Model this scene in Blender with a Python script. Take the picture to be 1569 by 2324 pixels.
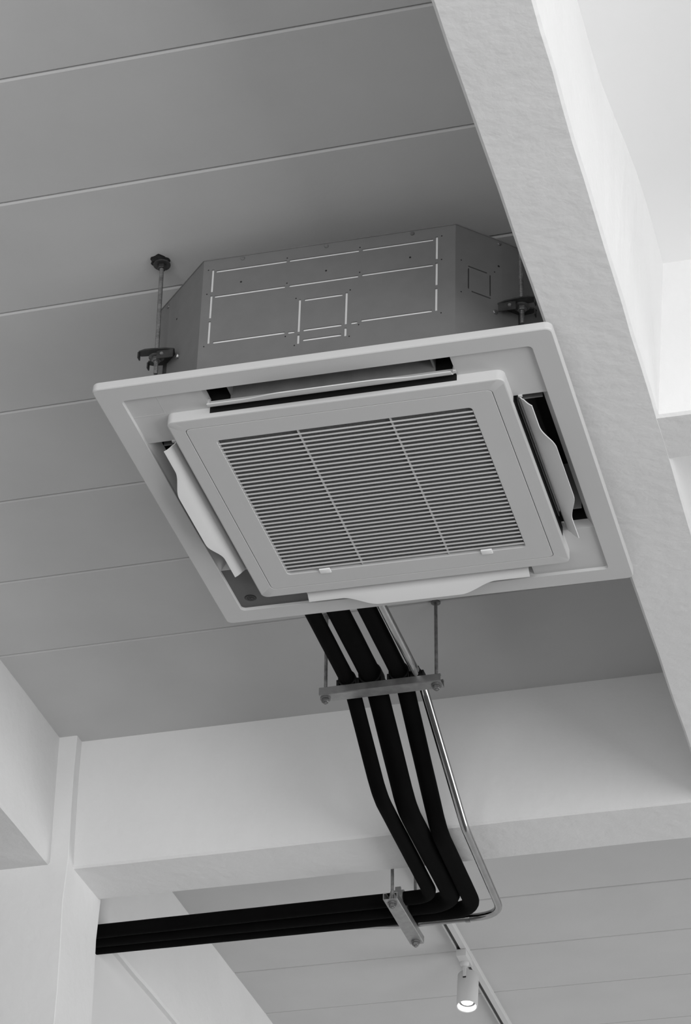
import bpy, bmesh, math, random
from mathutils import Matrix, Vector
random.seed(4)
for o in list(bpy.data.objects): bpy.data.objects.remove(o)
SC = bpy.context.scene
COL = SC.collection

# ---------------------------------------------------------------- camera
cam_d = bpy.data.cameras.new('camera'); cam = bpy.data.objects.new('camera', cam_d); COL.objects.link(cam)
R = [[0.9659, 0.2589, 0.0097], [-0.1314, 0.5219, -0.8428], [-0.2232, 0.8128, 0.5381]]   # right, down, forward
rx, dn, fw = [Vector(r) for r in R]
fw.normalize(); rx = (rx - fw * rx.dot(fw)).normalized(); up = fw.cross(rx) * -1.0
up = rx.cross(fw)
M = Matrix(((rx.x, up.x, -fw.x, 0.0), (rx.y, up.y, -fw.y, 0.0), (rx.z, up.z, -fw.z, 1.6), (0, 0, 0, 1)))
cam.matrix_world = M
cam_d.sensor_fit = 'HORIZONTAL'; cam_d.sensor_width = 36.0; cam_d.lens = 6089.45 / 1569 * 36.0
cam_d.clip_start = 0.05; cam_d.clip_end = 100
SC.camera = cam

# ---------------------------------------------------------------- light
SC.view_settings.view_transform = 'Standard'; SC.view_settings.look = 'None'
SC.view_settings.gamma = 1.0; SC.view_settings.use_curve_mapping = False
SC.view_settings.exposure = 0.1
world = bpy.data.worlds.new('overcast_sky'); SC.world = world; world.use_nodes = True
world.node_tree.nodes['Background'].inputs[0].default_value = (0.9, 0.9, 0.9, 1)
world.node_tree.nodes['Background'].inputs[1].default_value = 0.05
def area(name, loc, rot, sx, sy, power):
    l = bpy.data.lights.new(name, 'AREA'); l.shape = 'RECTANGLE'; l.size = sx; l.size_y = sy; l.energy = power
    o = bpy.data.objects.new(name, l); COL.objects.link(o); o.location = loc; o.rotation_euler = rot
    return o
# daylight through the tall shop windows on the right side and behind the photographer, plus an added far fill
area('window_daylight_side', (4.15, -0.8, 2.6), (0, math.radians(90), 0), 3.8, 7.6, 410)
area('added_fill_far', (4.15, 9.0, 2.0), (0, math.radians(90), 0), 3.4, 3.4, 155)  # added fill that brightens the next bay's ceiling, no known window there
area('window_daylight_front', (-0.6, -2.2, 2.5), (math.radians(90), 0, 0), 5.5, 3.8, 215)

# ---------------------------------------------------------------- materials
def mat(name, g, rough=0.6, metal=0.0, noise=0.0, nscale=8.0, bump=0.0, bscale=60.0, spec=0.5, detail=4.0):
    m = bpy.data.materials.new(name); m.use_nodes = True
    nt = m.node_tree; b = nt.nodes['Principled BSDF']
    b.inputs['Base Color'].default_value = (g, g, g, 1); b.inputs['Roughness'].default_value = rough
    b.inputs['Metallic'].default_value = metal; b.inputs['Specular IOR Level'].default_value = spec
    tc = nt.nodes.new('ShaderNodeTexCoord')
    if noise:
        n = nt.nodes.new('ShaderNodeTexNoise'); n.inputs['Scale'].default_value = nscale; n.inputs['Detail'].default_value = detail
        nt.links.new(tc.outputs['Object'], n.inputs['Vector'])
        r = nt.nodes.new('ShaderNodeValToRGB'); e = r.color_ramp.elements
        lo, hi = g * (1 - noise), min(1, g * (1 + noise))
        e[0].position = 0.3; e[0].color = (lo, lo, lo, 1); e[1].position = 0.7; e[1].color = (hi, hi, hi, 1)
        nt.links.new(n.outputs['Fac'], r.inputs['Fac']); nt.links.new(r.outputs['Color'], b.inputs['Base Color'])
    if bump:
        n2 = nt.nodes.new('ShaderNodeTexNoise'); n2.inputs['Scale'].default_value = bscale; n2.inputs['Detail'].default_value = 6.0
        nt.links.new(tc.outputs['Object'], n2.inputs['Vector'])
        bp = nt.nodes.new('ShaderNodeBump'); bp.inputs['Strength'].default_value = bump; bp.inputs['Distance'].default_value = 0.01
        nt.links.new(n2.outputs['Fac'], bp.inputs['Height']); nt.links.new(bp.outputs['Normal'], b.inputs['Normal'])
    return m
MT = {}
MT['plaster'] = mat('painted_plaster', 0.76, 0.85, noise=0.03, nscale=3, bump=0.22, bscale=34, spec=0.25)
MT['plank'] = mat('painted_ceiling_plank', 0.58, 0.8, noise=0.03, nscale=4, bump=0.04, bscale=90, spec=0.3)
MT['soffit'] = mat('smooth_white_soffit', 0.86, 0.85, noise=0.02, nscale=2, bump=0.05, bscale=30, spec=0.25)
MT['slab'] = mat('concrete_slab', 0.30, 0.9, noise=0.1)
MT['floor'] = mat('polished_concrete_floor', 0.17, 0.5, noise=0.12, nscale=1.2)
MT['wallpaint'] = mat('matt_wall_paint', 0.72, 0.9, noise=0.02, nscale=2, bump=0.05, bscale=40, spec=0.2)
MT['plastic'] = mat('white_plastic', 0.56, 0.5, noise=0.015, nscale=5, spec=0.4)
MT['louver'] = mat('louver_plastic', 0.63, 0.5, noise=0.015, nscale=5, spec=0.4)
MT['plastic_dark'] = mat('dark_grey_plastic', 0.115, 0.55, noise=0.04, nscale=12, spec=0.3)
MT['black_plastic'] = mat('black_plastic', 0.012, 0.6, noise=0.1, nscale=20, spec=0.2)
MT['badge'] = mat('badge_plate', 0.022, 0.5, noise=0.1, nscale=40, spec=0.3)
MT['badge_mark'] = mat('badge_mark', 0.05, 0.4, noise=0.1, nscale=40, spec=0.4)
MT['sheet'] = mat('galvanised_sheet', 0.17, 0.6, metal=0.1, noise=0.04, nscale=30, spec=0.4)
MT['foam'] = mat('white_insulation_foam', 0.82, 0.9, noise=0.02, nscale=60, spec=0.1)
MT['foam_grey'] = mat('grey_duct_foam', 0.26, 0.9, noise=0.08, nscale=30, spec=0.1)
MT['filter'] = mat('filter_mesh', 0.12, 0.9, noise=0.2, nscale=300, spec=0.1)
MT['zinc'] = mat('zinc_plated_steel', 0.34, 0.42, metal=0.85, noise=0.12, nscale=45, bump=0.03, bscale=200)
MT['steel_rod'] = mat('dull_threaded_steel', 0.20, 0.5, metal=0.6, noise=0.3, nscale=70)
MT['steel_dark'] = mat('blackened_steel', 0.055, 0.5, metal=0.5, noise=0.3, nscale=60)
MT['conduit'] = mat('bright_steel_conduit', 0.36, 0.16, metal=1.0, noise=0.08, nscale=20)
MT['rubber'] = mat('black_pipe_insulation', 0.0022, 0.85, noise=0.2, nscale=15, bump=0.02, bscale=120, spec=0.06)
MT['hole'] = mat('hole_shade', 0.01, 0.9, noise=0.1)  # near-black colour standing in for the shade inside holes and slits
MT['lamp_white'] = mat('white_lamp_paint', 0.62, 0.45, noise=0.01, nscale=6, spec=0.35)
MT['lamp_inner'] = mat('white_reflector', 0.9, 0.3, noise=0.01, nscale=6)
MT['slot_dark'] = mat('track_slot', 0.07, 0.6, noise=0.1)
def emis(name, s):
    m = bpy.data.materials.new(name); m.use_nodes = True; nt = m.node_tree; nt.nodes.clear()
    e = nt.nodes.new('ShaderNodeEmission'); e.inputs['Strength'].default_value = s
    o = nt.nodes.new('ShaderNodeOutputMaterial'); nt.links.new(e.outputs[0], o.inputs[0]); return m
MT['glow'] = emis('lit_lamp_lens', 7.0)

# ---------------------------------------------------------------- helpers
def finish(name, bm, m, parent=None, smooth=None):
    bmesh.ops.remove_doubles(bm, verts=bm.verts, dist=1e-6)
    bmesh.ops.recalc_face_normals(bm, faces=bm.faces)
    me = bpy.data.meshes.new(name); bm.to_mesh(me); bm.free()
    for mm in (m if isinstance(m, (list, tuple)) else [m]): me.materials.append(MT[mm])
    if smooth:
        for p in me.polygons: p.use_smooth = True
        me.set_sharp_from_angle(angle=math.radians(smooth))
    o = bpy.data.objects.new(name, me); COL.objects.link(o)
    if parent: o.parent = parent
    return o
def share(name, me, parent, loc=(0, 0, 0), rot=(0, 0, 0)):
    o = bpy.data.objects.new(name, me); COL.objects.link(o); o.parent = parent; o.location = loc; o.rotation_euler = rot
    return o
def empty(name, loc=(0, 0, 0), rot=None):
    o = bpy.data.objects.new(name, None); COL.objects.link(o); o.location = loc; o.empty_display_size = 0.05
    if rot: o.rotation_euler = rot
    return o
def tag(o, label, cat=None, group=None, kind=None):
    o['label'] = label
    if cat: o['category'] = cat
    if group: o['group'] = group
    if kind: o['kind'] = kind
    return o
def box(bm, x0, x1, y0, y1, z0, z1):
    v = [bm.verts.new(p) for p in ((x0,y0,z0),(x1,y0,z0),(x1,y1,z0),(x0,y1,z0),(x0,y0,z1),(x1,y0,z1),(x1,y1,z1),(x0,y1,z1))]
    for f in ((0,3,2,1),(4,5,6,7),(0,1,5,4),(1,2,6,5),(2,3,7,6),(3,0,4,7)): bm.faces.new([v[i] for i in f])
def bbox(bm, x0, x1, y0, y1, z0, z1, b):
    """box with bevelled edges"""
    t = bmesh.new(); box(t, x0, x1, y0, y1, z0, z1)
    bmesh.ops.bevel(t, geom=t.edges[:], offset=b, segments=2, affect='EDGES', profile=0.6)
    me = bpy.data.meshes.new('t'); t.to_mesh(me); t.free(); bm.from_mesh(me); bpy.data.meshes.remove(me)
def prism(bm, pts, z0, z1):
    a = [bm.verts.new((x, y, z0)) for x, y in pts]; b = [bm.verts.new((x, y, z1)) for x, y in pts]
    n = len(pts); bm.faces.new(a[::-1]); bm.faces.new(b)
    for i in range(n): bm.faces.new((a[i], a[(i+1) % n], b[(i+1) % n], b[i]))
def loops(bm, rows, close=False, cap=True):
    """bridge consecutive closed loops of points"""
    V = [[bm.verts.new(p) for p in r] for r in rows]; n = len(rows[0])
    seq = list(zip(V, V[1:])) + ([(V[-1], V[0])] if close else [])
    for a, b in seq:
        for i in range(n): bm.faces.new((a[i], a[(i+1) % n], b[(i+1) % n], b[i]))
    if cap and not close: bm.faces.new(V[0][::-1]); bm.faces.new(V[-1])
def rrect(hx, hy, r, z, n=6, cy=0.0):
    out = []
    for k, (sx, sy) in enumerate(((1,1),(-1,1),(-1,-1),(1,-1))):
        for i in range(n + 1):
            a = math.pi / 2 * (k + i / n)
            out.append((sx * (hx - r) + r * math.cos(a), cy + sy * (hy - r) + r * math.sin(a), z))
    return out
def ring(name, secs, m, parent, smooth=18):
    bm = bmesh.new(); loops(bm, [rrect(h, h, r, z) for h, r, z in secs], close=True)
    return finish(name, bm, m, parent, smooth)
def circ(r, z, n=20, c=(0, 0), ph=0.0):
    return [(c[0] + r * math.cos(ph + 2 * math.pi * i / n), c[1] + r * math.sin(ph + 2 * math.pi * i / n), z) for i in range(n)]
def lathe(bm, prof, n=20, c=(0, 0), ph=0.0): loops(bm, [circ(r, z, n, c, ph) for r, z in prof])
def fillet(pts, rads):
    P = [Vector(p) for p in pts]; out = [P[0]]
    for i in range(1, len(P) - 1):
        r = rads[i] if isinstance(rads, (list, tuple)) else rads
        a, b, c = P[i-1], P[i], P[i+1]; u = (a - b).normalized(); v = (c - b).normalized()
        ang = u.angle(v); L = min(r / math.tan(ang / 2), (a - b).length * .49, (c - b).length * .49)
        for k in range(9):
            t = k / 8; q0 = b + u * L; q2 = b + v * L
            out.append(q0 * (1-t)**2 + b * 2*t*(1-t) + q2 * t*t)
    out.append(P[-1]); return out
def tube(bm, path, r, n=20, wob=0.0):
    rows = []; d0 = (path[1] - path[0]).normalized()
    nrm = d0.cross(Vector((0, 0, 1)))
    if nrm.length < .1: nrm = d0.cross(Vector((1, 0, 0)))
    nrm.normalize()
    for i, p in enumerate(path):
        d = (path[min(i+1, len(path)-1)] - path[max(i-1, 0)]).normalized()
        nrm = (nrm - d * nrm.dot(d)).normalized(); b = d.cross(nrm)
        rr = r * (1 + wob * math.sin(i * 1.7))
        rows.append([tuple(p + (nrm * math.cos(2*math.pi*k/n) + b * math.sin(2*math.pi*k/n)) * rr) for k in range(n)])
    loops(bm, rows)
def resample(path, step):
    out = [path[0]]
    for a, b in zip(path, path[1:]):
        L = (b - a).length; k = max(1, int(L / step))
        for i in range(1, k + 1): out.append(a.lerp(b, i / k))
    return out

# ---------------------------------------------------------------- the setting
ZC, ZB = 5.15, 4.756                 # ceiling boards, underside of the beams
def struct(name, bm, m, label, cat, parent=None, smooth=None):
    o = finish(name, bm, m, parent, smooth)
    if parent is None: tag(o, label, cat, kind='structure')
    return o
bm = bmesh.new(); box(bm, -7, 6, -5, 13, -0.1, 0.0); struct('floor', bm, 'floor', 'polished grey concrete floor of the hall far below', 'floor')
bm = bmesh.new(); box(bm, -7, 6, -5, 13, ZC + 0.022, ZC + 0.2)
ceiling = struct('ceiling', bm, 'slab', 'white painted ceiling of broad boards between plaster beams', 'ceiling')
def plank_mesh(x0, x1, y0, y1):
    bm = bmesh.new(); g = 0.0016; b = 0.0045
    secs = ((0, ZC + 0.021), (0, ZC + b), (b * .35, ZC + b * .3), (b, ZC))
    loops(bm, [[(x0 + d*0, y0 + g + d, z), (x1, y0 + g + d, z), (x1, y1 - g - d, z), (x0, y1 - g - d, z)] for d, z in secs])
    return bm
S0, SP = 3.673, 0.3603
for k in range(-9, 7):
    y0, y1 = S0 + SP * k, S0 + SP * (k + 1)
    if k == 6: y1 = 6.36
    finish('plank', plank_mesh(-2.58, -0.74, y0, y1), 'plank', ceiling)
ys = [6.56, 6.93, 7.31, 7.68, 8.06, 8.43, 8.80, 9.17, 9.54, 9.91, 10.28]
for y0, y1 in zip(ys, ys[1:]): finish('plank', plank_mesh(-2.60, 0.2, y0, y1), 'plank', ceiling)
# smooth plaster soffit of the bay at the right
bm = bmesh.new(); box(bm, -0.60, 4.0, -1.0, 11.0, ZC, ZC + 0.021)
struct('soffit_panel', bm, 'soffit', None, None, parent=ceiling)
def soft_beam(name, x0, x1, y0, y1, z0, z1, label, nseg=26, amp=0.0022, along='y', topx=None, rnd=0.006):
    """plaster beam with slightly wavy arrises; topx(t) pushes out the upper right edge"""
    bm = bmesh.new(); rows = []
    for i in range(nseg + 1):
        t = i / nseg
        w = lambda s: amp * (math.sin(t * 23 + s * 2.1) * .5 + math.sin(t * 61 + s) * .3 + (random.random() - .5) * .8)
        if along == 'y':
            y = y0 + (y1 - y0) * t; e = topx(y) if topx else 0.0; a, b, c, d = w(0), w(1), w(2), w(3)
            rows.append([(x0 + a*.4, y, z1), (x0 + a, y, z0 + rnd), (x0 + rnd + a, y, z0 + b*.5), (x1 - rnd + c, y, z0 + b*.5), (x1 + c, y, z0 + rnd), (x1 + c*.4 + e, y, z1)])
        else:
            x = x0 + (x1 - x0) * t; a, b, c = w(0), w(1), w(2)
            rows.append([(x, y0 + a*.4, z1), (x, y0 + a, z0 + rnd), (x, y0 + rnd + a, z0 + b*.5), (x, y1 - rnd + c, z0 + b*.5), (x, y1 + c, z0 + rnd), (x, y1 + c*.4, z1)])
    loops(bm, rows)
    o = finish(name, bm, 'plaster'); tag(o, label, 'beam', kind='structure'); return o
def bulge(y):                         # the plaster swells out where the cross beam meets it
    if y > 4.6: return 0.03
    t = min(1, max(0, (y - 3.9) / 0.45)); return 0.006 + 0.026 * t * t * (3 - 2 * t)
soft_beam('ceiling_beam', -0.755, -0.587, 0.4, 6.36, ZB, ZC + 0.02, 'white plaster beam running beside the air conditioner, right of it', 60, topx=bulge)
soft_beam('ceiling_beam', -0.60, 3.9, 4.572, 4.738, ZB, ZC + 0.02, 'short white cross beam branching right at the picture edge', 30, along='x')
soft_beam('ceiling_beam', -2.60, 4.0, 6.352, 6.572, ZB, ZC + 0.02, 'white plaster beam crossing behind the black pipes', 60, along='x')
soft_beam('ceiling_beam', -2.80, -2.568, 0.4, 6.42, ZB, ZC + 0.02, 'white plaster beam at the left picture edge', 50)
soft_beam('ceiling_beam', -2.80, -2.583, 6.42, 11.0, ZB, ZC + 0.02, 'pale far beam above the left wall, behind the pipes', 40)
# column at the beam crossing
bm = bmesh.new()
rows = []
for i in range(40):
    z = 0.0 + (ZC + 0.02) * i / 39; w = 0.0015 * math.sin(i * 2.3); dx = -0.004 if z < ZB else 0.0
    rows.append([(-2.90, 6.312, z), (-2.518 + dx + w, 6.312 + w, z), (-2.516 + dx + w, 6.314 + w, z), (-2.516 + dx + w, 6.582, z), (-2.522 + dx, 6.588, z), (-2.90, 6.588, z)])
loops(bm, rows); o = finish('column', bm, 'plaster'); tag(o, 'white plaster column in the lower left corner where beams meet', 'column', kind='structure')
bm = bmesh.new(); box(bm, -2.78, -2.604, 6.55, 11.0, 0, ZB + 0.01); struct('wall_left', bm, 'wallpaint', 'pale plastered wall behind the column at lower left', 'wall')
bm = bmesh.new(); box(bm, -7, 6, 11.0, 11.2, 0, ZC + 0.1); struct('wall_back', bm, 'wallpaint', 'pale end wall of the hall beyond the far ceiling', 'wall')
bm = bmesh.new(); box(bm, -7.2, -7, -5, 13, 0, ZC + 0.1); struct('wall_side', bm, 'wallpaint', 'pale side wall beyond the left beam', 'wall')

# ---------------------------------------------------------------- the air conditioner
AC = empty('air_conditioner', (-1.2066, 4.6330, 4.7157))
AC.rotation_mode = 'AXIS_ANGLE'
wv = Vector((-0.0112, 0.0146, 0.0013)); AC.rotation_axis_angle = (wv.length, *wv.normalized())
tag(AC, 'white four-way ceiling cassette air conditioner with open louvres', 'air conditioner')
U_AC = Matrix.Rotation(wv.length, 3, wv.normalized())
def ac_world(x, y, z): return Vector((-1.2066, 4.6330, 4.7157)) + U_AC @ Vector((x, y, z))
# decorative frame, a lip round the recess
ring('outer_frame', [(.475, .016, .017), (.475, .014, .004), (.4744, .014, .0015), (.4725, .013, .0), (.4262, .011, .0), (.4252, .010, .0008), (.4245, .010, .009), (.436, .012, .017)], 'plastic', AC)
ring('panel_base', [(.432, .02, .0165), (.426, .02, .046), (.4205, .02, .046), (.4205, .02, .0165)], 'plastic', AC)
# suction panel and grille frame
ring('suction_panel', [(.354, .016, .010), (.354, .016, -.0135), (.3532, .0155, -.0162), (.351, .0145, -.017), (.3236, .012, -.017), (.3230, .012, -.0164), (.3230, .012, .010)], 'plastic', AC)
bm = bmesh.new()
secs = [(.3216, .0108, .004, .3216, 0), (.3216, .0108, -.0164, .3216, 0), (.3210, .0102, -.017, .3210, 0), (.2712, .009, -.017, .2712, 0), (.2700, .008, -.0160, .2700, 0), (.2692, .008, .004, .2692, 0)]
loops(bm, [rrect(hx, hy, r, z) for hx, r, z, hy, c in secs], close=True); gf = finish('grille_frame', bm, 'plastic', AC, 18)
# slats: one mesh, 35 copies
bm = bmesh.new()
sec = [(-.0017, -.0164), (-.0010, -.0170), (.0010, -.0170), (.0016, -.0164), (.0009, -.0138), (-.0010, -.0138)]
loops(bm, [[(x, y, z) for y, z in sec] for x in (-.2695, .2695)])
sl = finish('slat', bm, 'plastic', AC, 30); sl.location = (0, -.27 + .015, 0)
for i in range(1, 35): share('slat', sl.data, AC, (0, -.27 + .015 * (i + 1), 0))
for x in (-.0975, .0985):
    bm = bmesh.new(); box(bm, x - .0013, x + .0013, -.2695, .2695, -.0140, -.0085); finish('divider_bar', bm, 'plastic', AC)
bm = bmesh.new(); box(bm, -.268, .268, -.268, .268, -.0085, .002); finish('filter', bm, 'filter', AC)
for x in (-.1845, .183):
    bm = bmesh.new(); bbox(bm, x - .0125, x + .0125, .262, .2785, -.0195, -.0145, .0015); tag(finish('latch_tab', bm, 'foam', AC, 40), 'small white latch tab on the grille edge')
# recessed corner plates, one grey
def lshape(sx, sy, e1=.259, e2=.259):
    r = .011; oc = .4248
    pts = [(e1, .350), (.350, .350), (.350, e2), (oc, e2)]
    for i in range(7):
        a = math.pi / 2 * i / 6; pts.append((oc - r + r * math.cos(a), oc - r + r * math.sin(a)))
    pts.append((e1, oc))
    return [(sx * x, sy * y) for x, y in pts]
for sx, sy, m in ((-1, -1, 'plastic'), (1, -1, 'plastic'), (1, 1, 'plastic'), (-1, 1, 'plastic_dark')):
    bm = bmesh.new(); prism(bm, lshape(sx, sy, .262), .0072, .012)
    c = finish('corner_cover', bm, m, AC)
    if (sx, sy) == (-1, 1):
        tag(c, 'dark grey corner cover with a round badge')
        bm = bmesh.new(); cx, cy = -.393, .385
        lathe(bm, [(.0136, .0074), (.0136, .0066), (.0128, .0062)], 28, (cx, cy)); b = finish('badge', bm, 'badge', c, 40); tag(b, 'round dark badge')
        bm = bmesh.new(); loops(bm, [circ(r, z, 28, (cx, cy)) for r, z in ((.0112, .0064), (.0112, .0058), (.0096, .0058), (.0096, .0064))], close=True)
        for a in (-.5, .45, 2.2, 3.6): 
            tube(bm, [Vector((cx + .002 * math.cos(a), cy + .002 * math.sin(a), .006)), Vector((cx + .0075 * math.cos(a + .3), cy + .0075 * math.sin(a + .3), .006))], .0009, 6)
        finish('badge_mark', bm, 'badge_mark', c)
    elif (sx, sy) == (-1, -1):
        bm = bmesh.new(); box(bm, -.3555, -.3545, -.4243, -.3535, .0069, .0074); box(bm, -.4243, -.3535, -.3555, -.3545, .0069, .0074); finish('seam', bm, 'plastic', c)
# the four outlet slots
def side(k, u, t):
    return ((t, -u), (u, t), (t, u), (-u, t))[k]      # near, right, far, left
def quadstrip(bm, k, prof, t0, t1):
    for (u0, z0), (u1, z1) in zip(prof, prof[1:]):
        bm.faces.new([bm.verts.new((*side(k, u, t), z)) for u, z, t in ((u0, z0, t0), (u0, z0, t1), (u1, z1, t1), (u1, z1, t0))])
def sbox(bm, k, u0, u1, t0, t1, z0, z1):
    v = [bm.verts.new((*side(k, u, t), z)) for z in (z0, z1) for u, t in ((u0, t0), (u1, t0), (u1, t1), (u0, t1))]
    for f in ((0,3,2,1),(4,5,6,7),(0,1,5,4),(1,2,6,5),(2,3,7,6),(3,0,4,7)): bm.faces.new([v[i] for i in f])
for k in range(4):
    # sloping outer wall of the slot
    bm = bmesh.new()
    rows = [[(*side(k, u, t), z) for u, z in ((.4246, .0068), (.4085, .034), (.4125, .036), (.428, .0085))] for t in (-.259, .259)]
    loops(bm, rows); finish('slot_lip', bm, 'plastic', AC)
    for s in (-1, 1):
        bm = bmesh.new(); sbox(bm, k, .352, .4246, s * .262, s * .2585, .0074, .03); finish('slot_end', bm, 'plastic', AC)
    # black throat
    bm = bmesh.new()
    sbox(bm, k, .409, .413, -.264, .264, .036, .15); sbox(bm, k, .345, .352, -.264, .264, .011, .15)
    sbox(bm, k, .345, .413, -.266, -.262, .012, .15); sbox(bm, k, .345, .413, .262, .266, .012, .15); sbox(bm, k, .345, .413, -.266, .266, .15, .154)
    sbox(bm, k, .352, .3547, -.2588, .2588, -.0062, .0160)
    finish('outlet_throat', bm, 'black_plastic', AC)
    # grey foam duct inside
    bm = bmesh.new()
    sbox(bm, k, .3525, .3565, -.215, .215, .016, .148)
    for s in (-1, 1): sbox(bm, k, .3565, .4055, s * .215, s * .211, .030, .148)
    finish('duct_liner', bm, 'foam_grey', AC)
def louver(k, fold, nar, wid, curl, n=56):
    half = .2545; th = .0021; bm = bmesh.new()
    def prof(t):
        a = abs(t); s = min(1, max(0, (.178 - a) / .085)); s = s * s * (3 - 2 * s)
        if a > .232: s -= 0.25 * ((a - .232) / .022) ** 2 * 0
        tu, tz = nar[0] + (wid[0] - nar[0]) * s, nar[1] + (wid[1] - nar[1]) * s
        fu, fz = fold
        pts = [(curl[0], curl[1]), (curl[0] + .0012, curl[1] * .55), (fu - .0045, fz + .0055), (fu - .0015, fz + .0012), (fu + .002, fz - .0010)]
        for q in (.3, .6, .85, 1.0): pts.append((fu + .002 + (tu - fu - .002) * q, fz - .001 + (tz - fz + .001) * q - .0016 * math.sin(q * 3.14159) ))
        return pts
    A, B = [], []
    for i in range(n + 1):
        t = -half + 2 * half * i / n; p = prof(t); ra, rb = [], []
        for j, (u, z) in enumerate(p):
            a, b = p[max(j-1, 0)], p[min(j+1, len(p)-1)]; du, dz = b[0]-a[0], b[1]-a[1]; L = math.hypot(du, dz); nu, nz = -dz/L, du/L
            ra.append(bm.verts.new((*side(k, u + nu*th/2, t), z + nz*th/2))); rb.append(bm.verts.new((*side(k, u - nu*th/2, t), z - nz*th/2)))
        A.append(ra); B.append(rb)
    m = len(A[0])
    for i in range(n):
        for j in range(m - 1):
            bm.faces.new((A[i][j], A[i+1][j], A[i+1][j+1], A[i][j+1])); bm.faces.new((B[i][j], B[i][j+1], B[i+1][j+1], B[i+1][j]))
        for j in (0, m - 1): bm.faces.new((A[i][j], A[i+1][j], B[i+1][j], B[i][j]))
    for i in (0, n):
        for j in range(m - 1): bm.faces.new((A[i][j], A[i][j+1], B[i][j+1], B[i][j]))
    o = finish('louver', bm, 'louver', AC, 45)
    for s in (-1, 1):
        bm = bmesh.new(); sbox(bm, k, .364, .372, s * .2545, s * .2600, .004, .016); finish('pivot', bm, 'plastic', o)
    return o
louver(0, (.3705, -.002), (.3905, -.0095), (.411, -.020), (.3630, .016))
louver(1, (.3720, -.001), (.3910, -.020), (.4105, -.018), (.3630, .022))
louver(2, (.3700, -.002), (.3905, -.018), (.4085, -.033), (.3615, .020))
louver(3, (.3700, -.002), (.3895, -.016), (.4075, -.027), (.3615, .020))

# casing: octagonal galvanised box with knock-out slots
BH, BZ = .338, .046
def cut_plate(bm, W, slots, u0, u1, z0, z1, t):
    """plate in the (u,z) plane with rectangular openings; W maps (u, z, depth)"""
    us = sorted({u0, u1} | {v for s in slots for v in s[:2]}); zs = sorted({z0, z1} | {v for s in slots for v in s[2:]})
    inside = lambda u, z: any(a < u < b and c < z < d for a, b, c, d in slots)
    V = {}
    def vert(u, z, d):
        key = (round(u, 6), round(z, 6), d)
        if key not in V: V[key] = bm.verts.new(W(u, z, d))
        return V[key]
    hole = [[inside((a+b)/2, (c+d)/2) for c, d in zip(zs, zs[1:])] for a, b in zip(us, us[1:])]
    for i, (a, b) in enumerate(zip(us, us[1:])):
        for j, (c, d) in enumerate(zip(zs, zs[1:])):
            if not hole[i][j]: bm.faces.new((vert(a,c,0), vert(b,c,0), vert(b,d,0), vert(a,d,0)))
            else:
                for (p, q), ni, nj in ((((a,c),(b,c)), i, j-1), (((b,c),(b,d)), i+1, j), (((b,d),(a,d)), i, j+1), (((a,d),(a,c)), i-1, j)):
                    if not hole[ni][nj]: bm.faces.new((vert(*p,0), vert(*q,0), vert(*q,t), vert(*p,t)))
w = .0025
H = lambda a, b, z: (a, b, z - w, z + w)
Vv = lambda x, a, b: (x - w, x + w, a, b)
slots = [H(-.242, -.089, .3065), H(-.083, .066, .3068), H(.073, .223, .3072), H(-.242, -.090, .2405), H(-.081, .066, .2405), H(.074, .223, .2418),
         H(-.239, -.086, .122), H(-.079, -.065, .1205), H(.054, .067, .1225), H(.075, .222, .1252),
         H(-.0465, .034, .1985), H(-.0465, .034, .1215), H(-.0465, .034, .0965),
         Vv(-.249, .254, .313), Vv(-.249, .186, .245), Vv(-.249, .121, .178), Vv(.2305, .256, .314), Vv(.2305, .189, .246), Vv(.2305, .124, .181),
         Vv(-.0565, .119, .202), Vv(-.0565, .089, .112), Vv(.0425, .122, .203), Vv(.0425, .092, .113)]
bm = bmesh.new()
cut_plate(bm, lambda u, z, d: (u, -.42 + d, z), slots, -.27, .27, BZ, BH, .0022)
kn = .0016; r2 = math.sqrt(.5)
kslots = [(.031, .077, .243 - kn, .243 + kn), (.039, .086, .1815 - kn, .1815 + kn), (.0845 - kn, .0845 + kn, .187, .2405), (.032 - kn, .032 + kn, .186, .238)]
cut_plate(bm, lambda u, z, d: (.27 + u * .08 / .113 - d * r2, -.42 + u * .077 / .113 + d * r2, z), kslots, 0, .113, BZ, BH, .003)
P = [(.35, -.343), (.42, -.27), (.42, .27), (.27, .42), (-.27, .42), (-.42, .27), (-.42, -.27), (-.27, -.42)]
for (x0, y0), (x1, y1) in zip(P, P[1:]):
    bm.faces.new([bm.verts.new(p) for p in ((x0, y0, BZ), (x1, y1, BZ), (x1, y1, BH), (x0, y0, BH))])
full = [(-.27, -.42), (.27, -.42)] + P[:-1]
bm.faces.new([bm.verts.new((x, y, BH)) for x, y in full])
casing = finish('casing', bm, 'sheet', AC)
tag(casing, 'grey galvanised metal casing with bright slotted knock-outs')
bm = bmesh.new(); box(bm, -.266, .266, -.4165, -.4138, BZ + .004, BH - .002)
ins = finish('insulation', bm, 'foam', casing); tag(ins, 'white insulation showing through the slots')
bm = bmesh.new()
prism(bm, [(.2665, -.4165), (.3462, -.3392), (.3440, -.3370), (.2640, -.4140)], BZ + .01, BH - .01)
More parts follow.
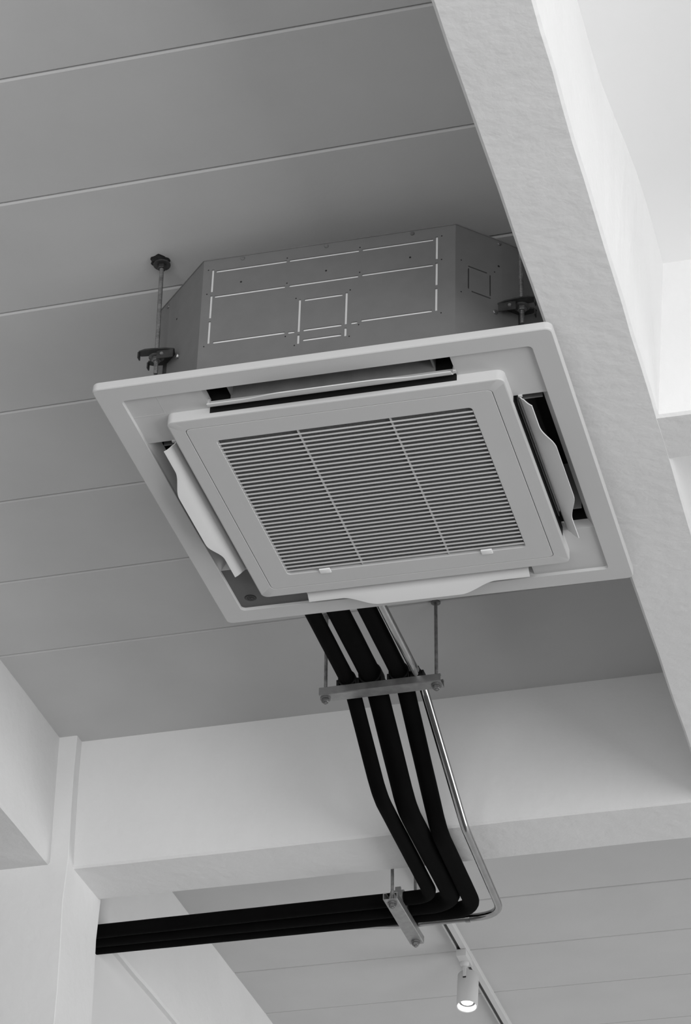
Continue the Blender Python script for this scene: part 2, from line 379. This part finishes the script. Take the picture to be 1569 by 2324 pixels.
# top flange, a thin folded rim
bm2 = bmesh.new()
prism(bm2, [(x * 1.0035, y * 1.0035) for x, y in full], BH, BH + .0022); finish('top_cover', bm2, 'sheet', casing)
finish('knockout_shade_backing', bm, 'steel_dark', casing)  # added dark sheet, puts the recess shade of the chamfer slots into colour
def disc_on(bm, c, nrm, r, h, n=12):
    nrm = Vector(nrm).normalized(); a = nrm.cross(Vector((0, 0, 1))).normalized(); b = nrm.cross(a); c = Vector(c)
    rows = []
    for rr, d in ((r, 0), (r, h * .6), (r * .8, h)):
        rows.append([tuple(c + nrm * d + (a * math.cos(2*math.pi*i/n) + b * math.sin(2*math.pi*i/n)) * rr) for i in range(n)])
    loops(bm, rows)
for x in (-.185, -.004, .179):
    bm = bmesh.new(); disc_on(bm, (x, -.42, .331), (0, -1, 0), .0045, .0026); finish('screw', bm, 'steel_rod', casing, 40)
for s, z in ((.106, .331),):
    bm = bmesh.new(); disc_on(bm, (.27 + s * .708, -.42 + s * .6814, z), (1, -1, 0), .0045, .0026); finish('screw', bm, 'steel_rod', casing, 40)
bm = bmesh.new(); disc_on(bm, (-.385, -.305, .325), (-1, -1, 0), .0045, .0026); finish('screw', bm, 'steel_rod', casing, 40)
bm = bmesh.new()
for x, z in ((-.259, .313), (-.259, .25), (-.258, .115), (-.088, .315), (-.086, .249), (-.084, .112), (.068, .315), (.069, .25), (.07, .116), (-.065, .206), (.05, .208), (-.064, .086), (.051, .09), (.241, .314), (.241, .253), (.241, .117)):
    disc_on(bm, (x, -.4199, z), (0, -1, 0), .0016, .0004, 8)
for x, z in ((-.186, .27), (-.003, .267), (.175, .270)): disc_on(bm, (x, -.4199, z), (0, -1, 0), .0023, .0004, 8)
for s, z, rr in ((.014, .252, .0016), (.014, .171, .0016), (.105, .272, .0026), (.095, .253, .0016)):
    disc_on(bm, (.27 + s * .708 - .0001, -.42 + s * .6814 + .0001, z), (1, -1, 0), rr, .0005, 8)
disc_on(bm, (-.352, -.338, .262), (-1, -1, 0), .0023, .0005, 8)
ho = finish('hole_shade_discs', bm, 'hole', casing); ho['kind'] = 'stuff'  # raised dark discs, the shade of small punched holes as colour
# hanger brackets on the chamfered corners
def bracket(sx):
    b = bmesh.new(); rx0, ry0 = sx * .39, -.34; zt = .166
    def Wp(a, c, z): return (rx0 + sx * a, ry0 + c, z)
    pts = [(-.046, -.020), (-.030, -.026), (-.006, -.030), (.016, -.031), (.030, -.027), (.036, -.018), (.030, -.010), (.012, -.0080), (.0005, -.0072), (-.0066, 0), (.0005, .0072), (.012, .0080), (.022, .011), (.027, .020), (.016, .027), (-.006, .029), (-.034, .028)]
    lo = [b.verts.new(Wp(a, c, zt)) for a, c in pts]; hi = [b.verts.new(Wp(a, c, zt + .003)) for a, c in pts]
    n = len(pts); b.faces.new(lo); b.faces.new(hi[::-1])
    for i in range(n): b.faces.new((lo[i], lo[(i+1) % n], hi[(i+1) % n], hi[i]))
    def slab(a0, a1, c0, c1, z0, z1):
        v = [b.verts.new(Wp(a, c, z)) for z in (z0, z1) for a, c in ((a0, c0), (a1, c0), (a1, c1), (a0, c1))]
        for f in ((0,3,2,1),(4,5,6,7),(0,1,5,4),(1,2,6,5),(2,3,7,6),(3,0,4,7)): b.faces.new([v[i] for i in f])
    slab(.0305, .0330, -.026, -.014, zt - .013, zt + .001)         # turned down prong tips
    slab(.0230, .0255, .013, .024, zt - .013, zt + .001)
    slab(-.044, -.008, -.0225, -.0200, zt - .020, zt)              # gussets towards the casing
    slab(-.034, -.006, .0255, .0280, zt - .030, zt)
    o = finish('hanger_bracket', b, 'steel_dark', AC)
    b = bmesh.new(); d = Vector((sx, -1, 0))
    disc_on(b, (sx * .3365, -.3545, .150), d, .0055, .005, 6); finish('screw', b, 'zinc', o)
    b = bmesh.new(); disc_on(b, Wp(-.020, -.0225, zt - .010), (0, -1, 0), .0045, .004, 6); finish('screw', b, 'zinc', o)
    return o
for sx in (-1, 1): bracket(sx)

# ---------------------------------------------------------------- hanging rods of the unit
def hexnut(bm, r, z0, z1, c, ph=0.2): lathe(bm, [(r * .9, z0), (r, z0 + .001), (r, z1 - .001), (r * .9, z1)], 6, c, ph)
def threaded(bm, c, z0, z1, r=.005, pitch=.004):
    n = int((z1 - z0) / pitch); prof = []
    for i in range(n):
        prof += [(r * .88, z0 + pitch * i), (r, z0 + pitch * (i + .5))]
    prof.append((r * .88, z1)); lathe(bm, prof, 10, c)
def hang_rod(sx, label):
    p = ac_world(sx * .39, -.34, .1695); c = (p.x, p.y)
    t = empty('threaded_rod', (p.x, p.y, p.z - .045)); tag(t, label, 'hanging rod', 'hanging rods of the air conditioner')
    off = Vector((p.x, p.y, p.z - .045))
    def part(name, bm, m, sm=None):
        bmesh.ops.translate(bm, verts=bm.verts, vec=-off); return finish(name, bm, m, t, sm)
    bm = bmesh.new(); threaded(bm, c, p.z - .045, ZC - .004); part('rod', bm, 'steel_rod')
    bm = bmesh.new(); lathe(bm, [(.0165, p.z - .0045), (.0165, p.z - .0022)], 20, c); part('washer', bm, 'steel_rod')
    bm = bmesh.new(); hexnut(bm, .0098, p.z - .0135, p.z - .0046, c); part('nut', bm, 'steel_rod')
    bm = bmesh.new(); hexnut(bm, .0098, p.z + .0035, p.z + .0125, c, .5); part('nut', bm, 'zinc' if sx > 0 else 'steel_rod')
    bm = bmesh.new(); hexnut(bm, .0100, ZC - .026, ZC - .016, c); part('ceiling_nut', bm, 'steel_dark')
    bm = bmesh.new(); lathe(bm, [(.0185, ZC - .016), (.0185, ZC - .0125), (.015, ZC - .011)], 20, c); part('ceiling_washer', bm, 'steel_dark')
    bm = bmesh.new(); rows = []
    for z, q in ((ZC - .0115, .85), (ZC - .006, 1.1), (ZC + .001, 1.0)):
        rows.append([(c[0] - .006 + (.0175 + .0035 * math.sin(a * 3 + 1) + .002 * math.sin(a * 7)) * q * math.cos(a), c[1] - .003 + (.0165 + .003 * math.sin(a * 4)) * q * math.sin(a), z) for a in [2 * math.pi * i / 24 for i in range(24)]])
    loops(bm, rows); part('sealing_plug', bm, 'black_plastic')
hang_rod(-1, 'threaded hanging rod at the left corner of the air conditioner')
hang_rod(1, 'threaded hanging rod half hidden by the beam, right of the metal casing')

# ---------------------------------------------------------------- pipes and conduit
def pipe(name, pts, r, rads, m, label, cat, group=None, n=22, step=.05):
    path = resample(fillet(pts, rads), step)
    org = path[0].copy(); path = [p - org for p in path]
    bm = bmesh.new(); tube(bm, path, r, n, 0.006 if m == 'rubber' else 0.0)
    o = finish(name, bm, m, None, 60); o.location = org; tag(o, label, cat, group); return o
zs, z2 = 4.924, 4.6975
g = 'black insulated pipes'
r = .020; pipe('insulated_pipe', [(-1.580, 4.99, zs+r), (-1.589, 5.865, zs+r), (-1.561, 6.052, z2+r), (-1.573, 6.682, z2+r), (-2.75, 6.696, z2+r)], r, [0, .09, .12, .05, 0], 'rubber', 'thinnest black insulated pipe, leftmost under the air conditioner', 'pipe', g)
r = .0275; pipe('insulated_pipe', [(-1.522, 5.00, zs+r), (-1.528, 5.875, zs+r), (-1.514, 6.155, z2+r), (-1.521, 6.752, z2+r), (-2.75, 6.752, z2+r)], r, [0, .10, .16, .085, 0], 'rubber', 'thickest black insulated pipe, in the middle of the three', 'pipe', g)
r = .0232; pipe('insulated_pipe', [(-1.450, 5.03, zs+r), (-1.452, 5.875, zs+r), (-1.462, 6.30, z2+r), (-1.477, 6.803, z2+r), (-2.75, 6.803, z2+r)], r, [0, .10, .22, .075, 0], 'rubber', 'black insulated pipe next to the steel conduit', 'pipe', g)
r = .0112
cp = [(-1.409, 5.03, zs+r), (-1.405, 5.885, zs+r), (-1.384, 6.262, z2+r), (-1.405, 6.834, z2+r), (-1.70, 6.834, z2+r), (-2.0, 6.846, z2+r+.030), (-2.75, 6.846, z2+r+.030)]
cond = pipe('steel_conduit', cp, r, [0, .10, .10, .085, .3, .3, 0], 'conduit', 'shiny bare steel conduit running beside the black pipes', 'conduit', step=.03)
bm = bmesh.new(); tube(bm, [Vector((-1.500, 6.834, z2+r)) - cond.location, Vector((-1.512, 6.834, z2+r)) - cond.location], .0135, 20); finish('coupling_ring', bm, 'conduit', cond, 40)

# ---------------------------------------------------------------- pipe hangers
def channel(bm, a, b, wdt, z0, z1, along):
    """U channel, open upwards, with 2.5 mm walls"""
    t = .0025; h = wdt / 2
    sec = [(-h, z1), (-h, z0 + .002), (-h + .002, z0), (h - .002, z0), (h, z0 + .002), (h, z1), (h - .009, z1), (h - .009, z1 - t), (h - t, z1 - t), (h - t, z0 + t), (-h + t, z0 + t), (-h + t, z1 - t), (-h + .009, z1 - t), (-h + .009, z1)]
    rows = []
    for q in (a, b):
        rows.append([((q, along[1] + s, z) if along[0] == 'x' else (along[1] + s, q, z)) for s, z in sec])
    loops(bm, rows)
def hanger(label, axis, a0, a1, cross, z0, rods, top, clamps, pl_axis):
    """axis 'x' or 'y': direction of the channel"""
    cen = ((a0 + a1) / 2, cross, z0) if axis == 'x' else (cross, (a0 + a1) / 2, z0)
    t = empty('pipe_hanger', cen); tag(t, label, 'pipe hanger', 'pipe hangers'); off = Vector(cen)
    def part(name, bm, m, sm=None, par=None):
        bmesh.ops.translate(bm, verts=bm.verts, vec=-off); return finish(name, bm, m, par or t, sm)
    bm = bmesh.new(); channel(bm, a0, a1, .041, z0, z0 + .021, (axis, cross)); part('strut_channel', bm, 'zinc')
    for q in rods:
        c = (q, cross) if axis == 'x' else (cross, q)
        bm = bmesh.new(); threaded(bm, c, z0 - .016, top - .001, .0048); part('rod', bm, 'steel_rod')
        bm = bmesh.new(); lathe(bm, [(.0135, z0 - .0035), (.0135, z0 - .0002)], 20, c); part('washer', bm, 'steel_rod')
        bm = bmesh.new(); hexnut(bm, .0098, z0 - .0125, z0 - .0036, c); part('nut', bm, 'steel_rod')
        bm = bmesh.new(); lathe(bm, [(.0125, top - .006), (.0125, top - .002), (.0105, top - .0005)], 20, c); part('ceiling_flange', bm, 'steel_rod')
    for pc, pr_, m in clamps:
        # strap round the pipe with two feet and ears
        bm = bmesh.new(); zc = z0 + .021 + pr_; n = 28; rr = pr_ + (.0055 if m == 'zinc' else .0035); hw = .018
        rows = []
        for sgn in (-1, 1):
            outer = [(rr * math.cos(2*math.pi*i/n), rr * math.sin(2*math.pi*i/n)) for i in range(n)]
            rows.append(outer)
        def W(p, q, s): return (pc + p, cross + s, zc + q) if axis == 'x' else (cross + s, pc + p, zc + q)
        ro = [[bm.verts.new(W(p, q, s * hw)) for p, q in rows[0]] for s in (-1, 1)]
        ri = [[bm.verts.new(W(p * (pr_ - .001) / rr, q * (pr_ - .001) / rr, s * hw)) for p, q in rows[0]] for s in (-1, 1)]
        for i in range(n):
            j = (i + 1) % n
            bm.faces.new((ro[0][i], ro[0][j], ro[1][j], ro[1][i])); bm.faces.new((ri[0][i], ri[1][i], ri[1][j], ri[0][j]))
            for k in (0, 1): bm.faces.new((ro[k][i], ri[k][i], ri[k][j], ro[k][j]))
        for sg in (-1, 1):
            vs = [W(sg * (rr - .002 + a), q, s) for q in (-pr_ - .002, -pr_ + .018) for a, s in ((0, -hw), (.006, -hw), (.006, hw), (0, hw))]
            v = [bm.verts.new(p) for p in vs]
            for f in ((0,3,2,1),(4,5,6,7),(0,1,5,4),(1,2,6,5),(2,3,7,6),(3,0,4,7)): bm.faces.new([v[i] for i in f])
        vs = [W(p, q, s) for q in (rr - .002, rr + .011) for p, s in ((-.004, -.008), (.004, -.008), (.004, .008), (-.004, .008))]
        v = [bm.verts.new(p) for p in vs]
        for f in ((0,3,2,1),(4,5,6,7),(0,1,5,4),(1,2,6,5),(2,3,7,6),(3,0,4,7)): bm.faces.new([v[i] for i in f])
        part('pipe_clamp', bm, m)
    return t
hanger('steel channel hanger carrying the black pipes just behind the air conditioner', 'x', -1.662, -1.342, 5.835, 4.903, (-1.650, -1.357), ZC, [(-1.589, .020, 'black_plastic'), (-1.528, .0275, 'black_plastic'), (-1.452, .0232, 'black_plastic'), (-1.4055, .0112, 'black_plastic')], 'y')
hanger('steel channel hanger under the pipes where they turn left below the far beam', 'y', 6.592, 6.906, -1.670, 4.6765, (6.617, 6.888), ZC, [(6.6835, .020, 'zinc'), (6.752, .0275, 'black_plastic'), (6.803, .0232, 'black_plastic')], 'x')

# ---------------------------------------------------------------- track light
tx = -1.786
tr = empty('lighting_track', (tx, 9.0, ZC)); tag(tr, 'white ceiling track with a dark slot, behind the pipes', 'light track')
bm = bmesh.new()
sec = [(-.0175, 0.0), (-.0175, -.019), (-.0150, -.020), (-.0145, -.020), (-.0145, -.003), (-.0015, -.003), (-.0015, -.020), (.0165, -.020), (.0175, -.019), (.0175, 0.0)]
loops(bm, [[(x, y, z) for x, z in sec] for y in (-2.4, 2.0)]); finish('rail', bm, 'lamp_white', tr)
bm = bmesh.new(); box(bm, -.0144, -.0016, -2.39, 1.99, -.012, -.0032); finish('conductor_slot', bm, 'slot_dark', tr)
ly, lx = 8.055, tx
sp = empty('track_spotlight', (lx, ly, ZC - .020)); tag(sp, 'lit white cylindrical spotlight hanging from the ceiling track', 'spotlight')
bm = bmesh.new(); bbox(bm, -.0165, .0165, -.060, .040, -.024, -.0006, .002); finish('adapter_box', bm, 'lamp_white', sp, 40)
bm = bmesh.new(); lathe(bm, [(.0155, -.0242), (.0155, -.031), (.012, -.036), (.007, -.038)], 24, (-.002, 0)); finish('swivel_disc', bm, 'lamp_white', sp, 40)
bm = bmesh.new(); bbox(bm, -.0075, .0035, -.0055, .0055, -.074, -.036, .0018); st = finish('stem', bm, 'lamp_white', sp, 40)
tilt = Matrix.Translation((-.002, .0, -.066)) @ Matrix.Rotation(math.radians(-13), 4, 'X')
def headpart(name, bm, m, par, sm=40):
    bmesh.ops.transform(bm, matrix=tilt, verts=bm.verts); return finish(name, bm, m, par, sm)
bm = bmesh.new(); loops(bm, [circ(r, z, 40, (.004, .034)) for r, z in ((.001, .022), (.032, .022), (.0352, .018), (.0352, -.102), (.0342, -.1035), (.0325, -.1025), (.0325, -.060), (.001, -.060))]); hd = headpart('lamp_head', bm, 'lamp_white', sp)
bm = bmesh.new(); loops(bm, [circ(r, z, 40, (.004, .034)) for r, z in ((.0322, -.1015), (.0275, -.084), (.0268, -.084), (.0315, -.1017))], close=True); headpart('reflector', bm, 'lamp_inner', hd)
bm = bmesh.new(); loops(bm, [circ(r, z, 40, (.004, .034)) for r, z in ((.0278, -.081), (.0278, -.0845), (.0200, -.0845), (.0200, -.081))], close=True); headpart('bezel', bm, 'steel_rod', hd)
bm = bmesh.new(); lathe(bm, [(.0202, -.076), (.0202, -.0842), (.019, -.0850)], 32, (.004, .034)); headpart('lens', bm, 'glow', hd)
bm = bmesh.new(); bbox(bm, -.0055, .0055, -.0035, -.0005, -.012, .016, .0012); bm3 = bm; headpart('pivot_slot_shade', bm3, 'hole', hd)  # raised dark block, its colour stands in for shade in the pivot slit
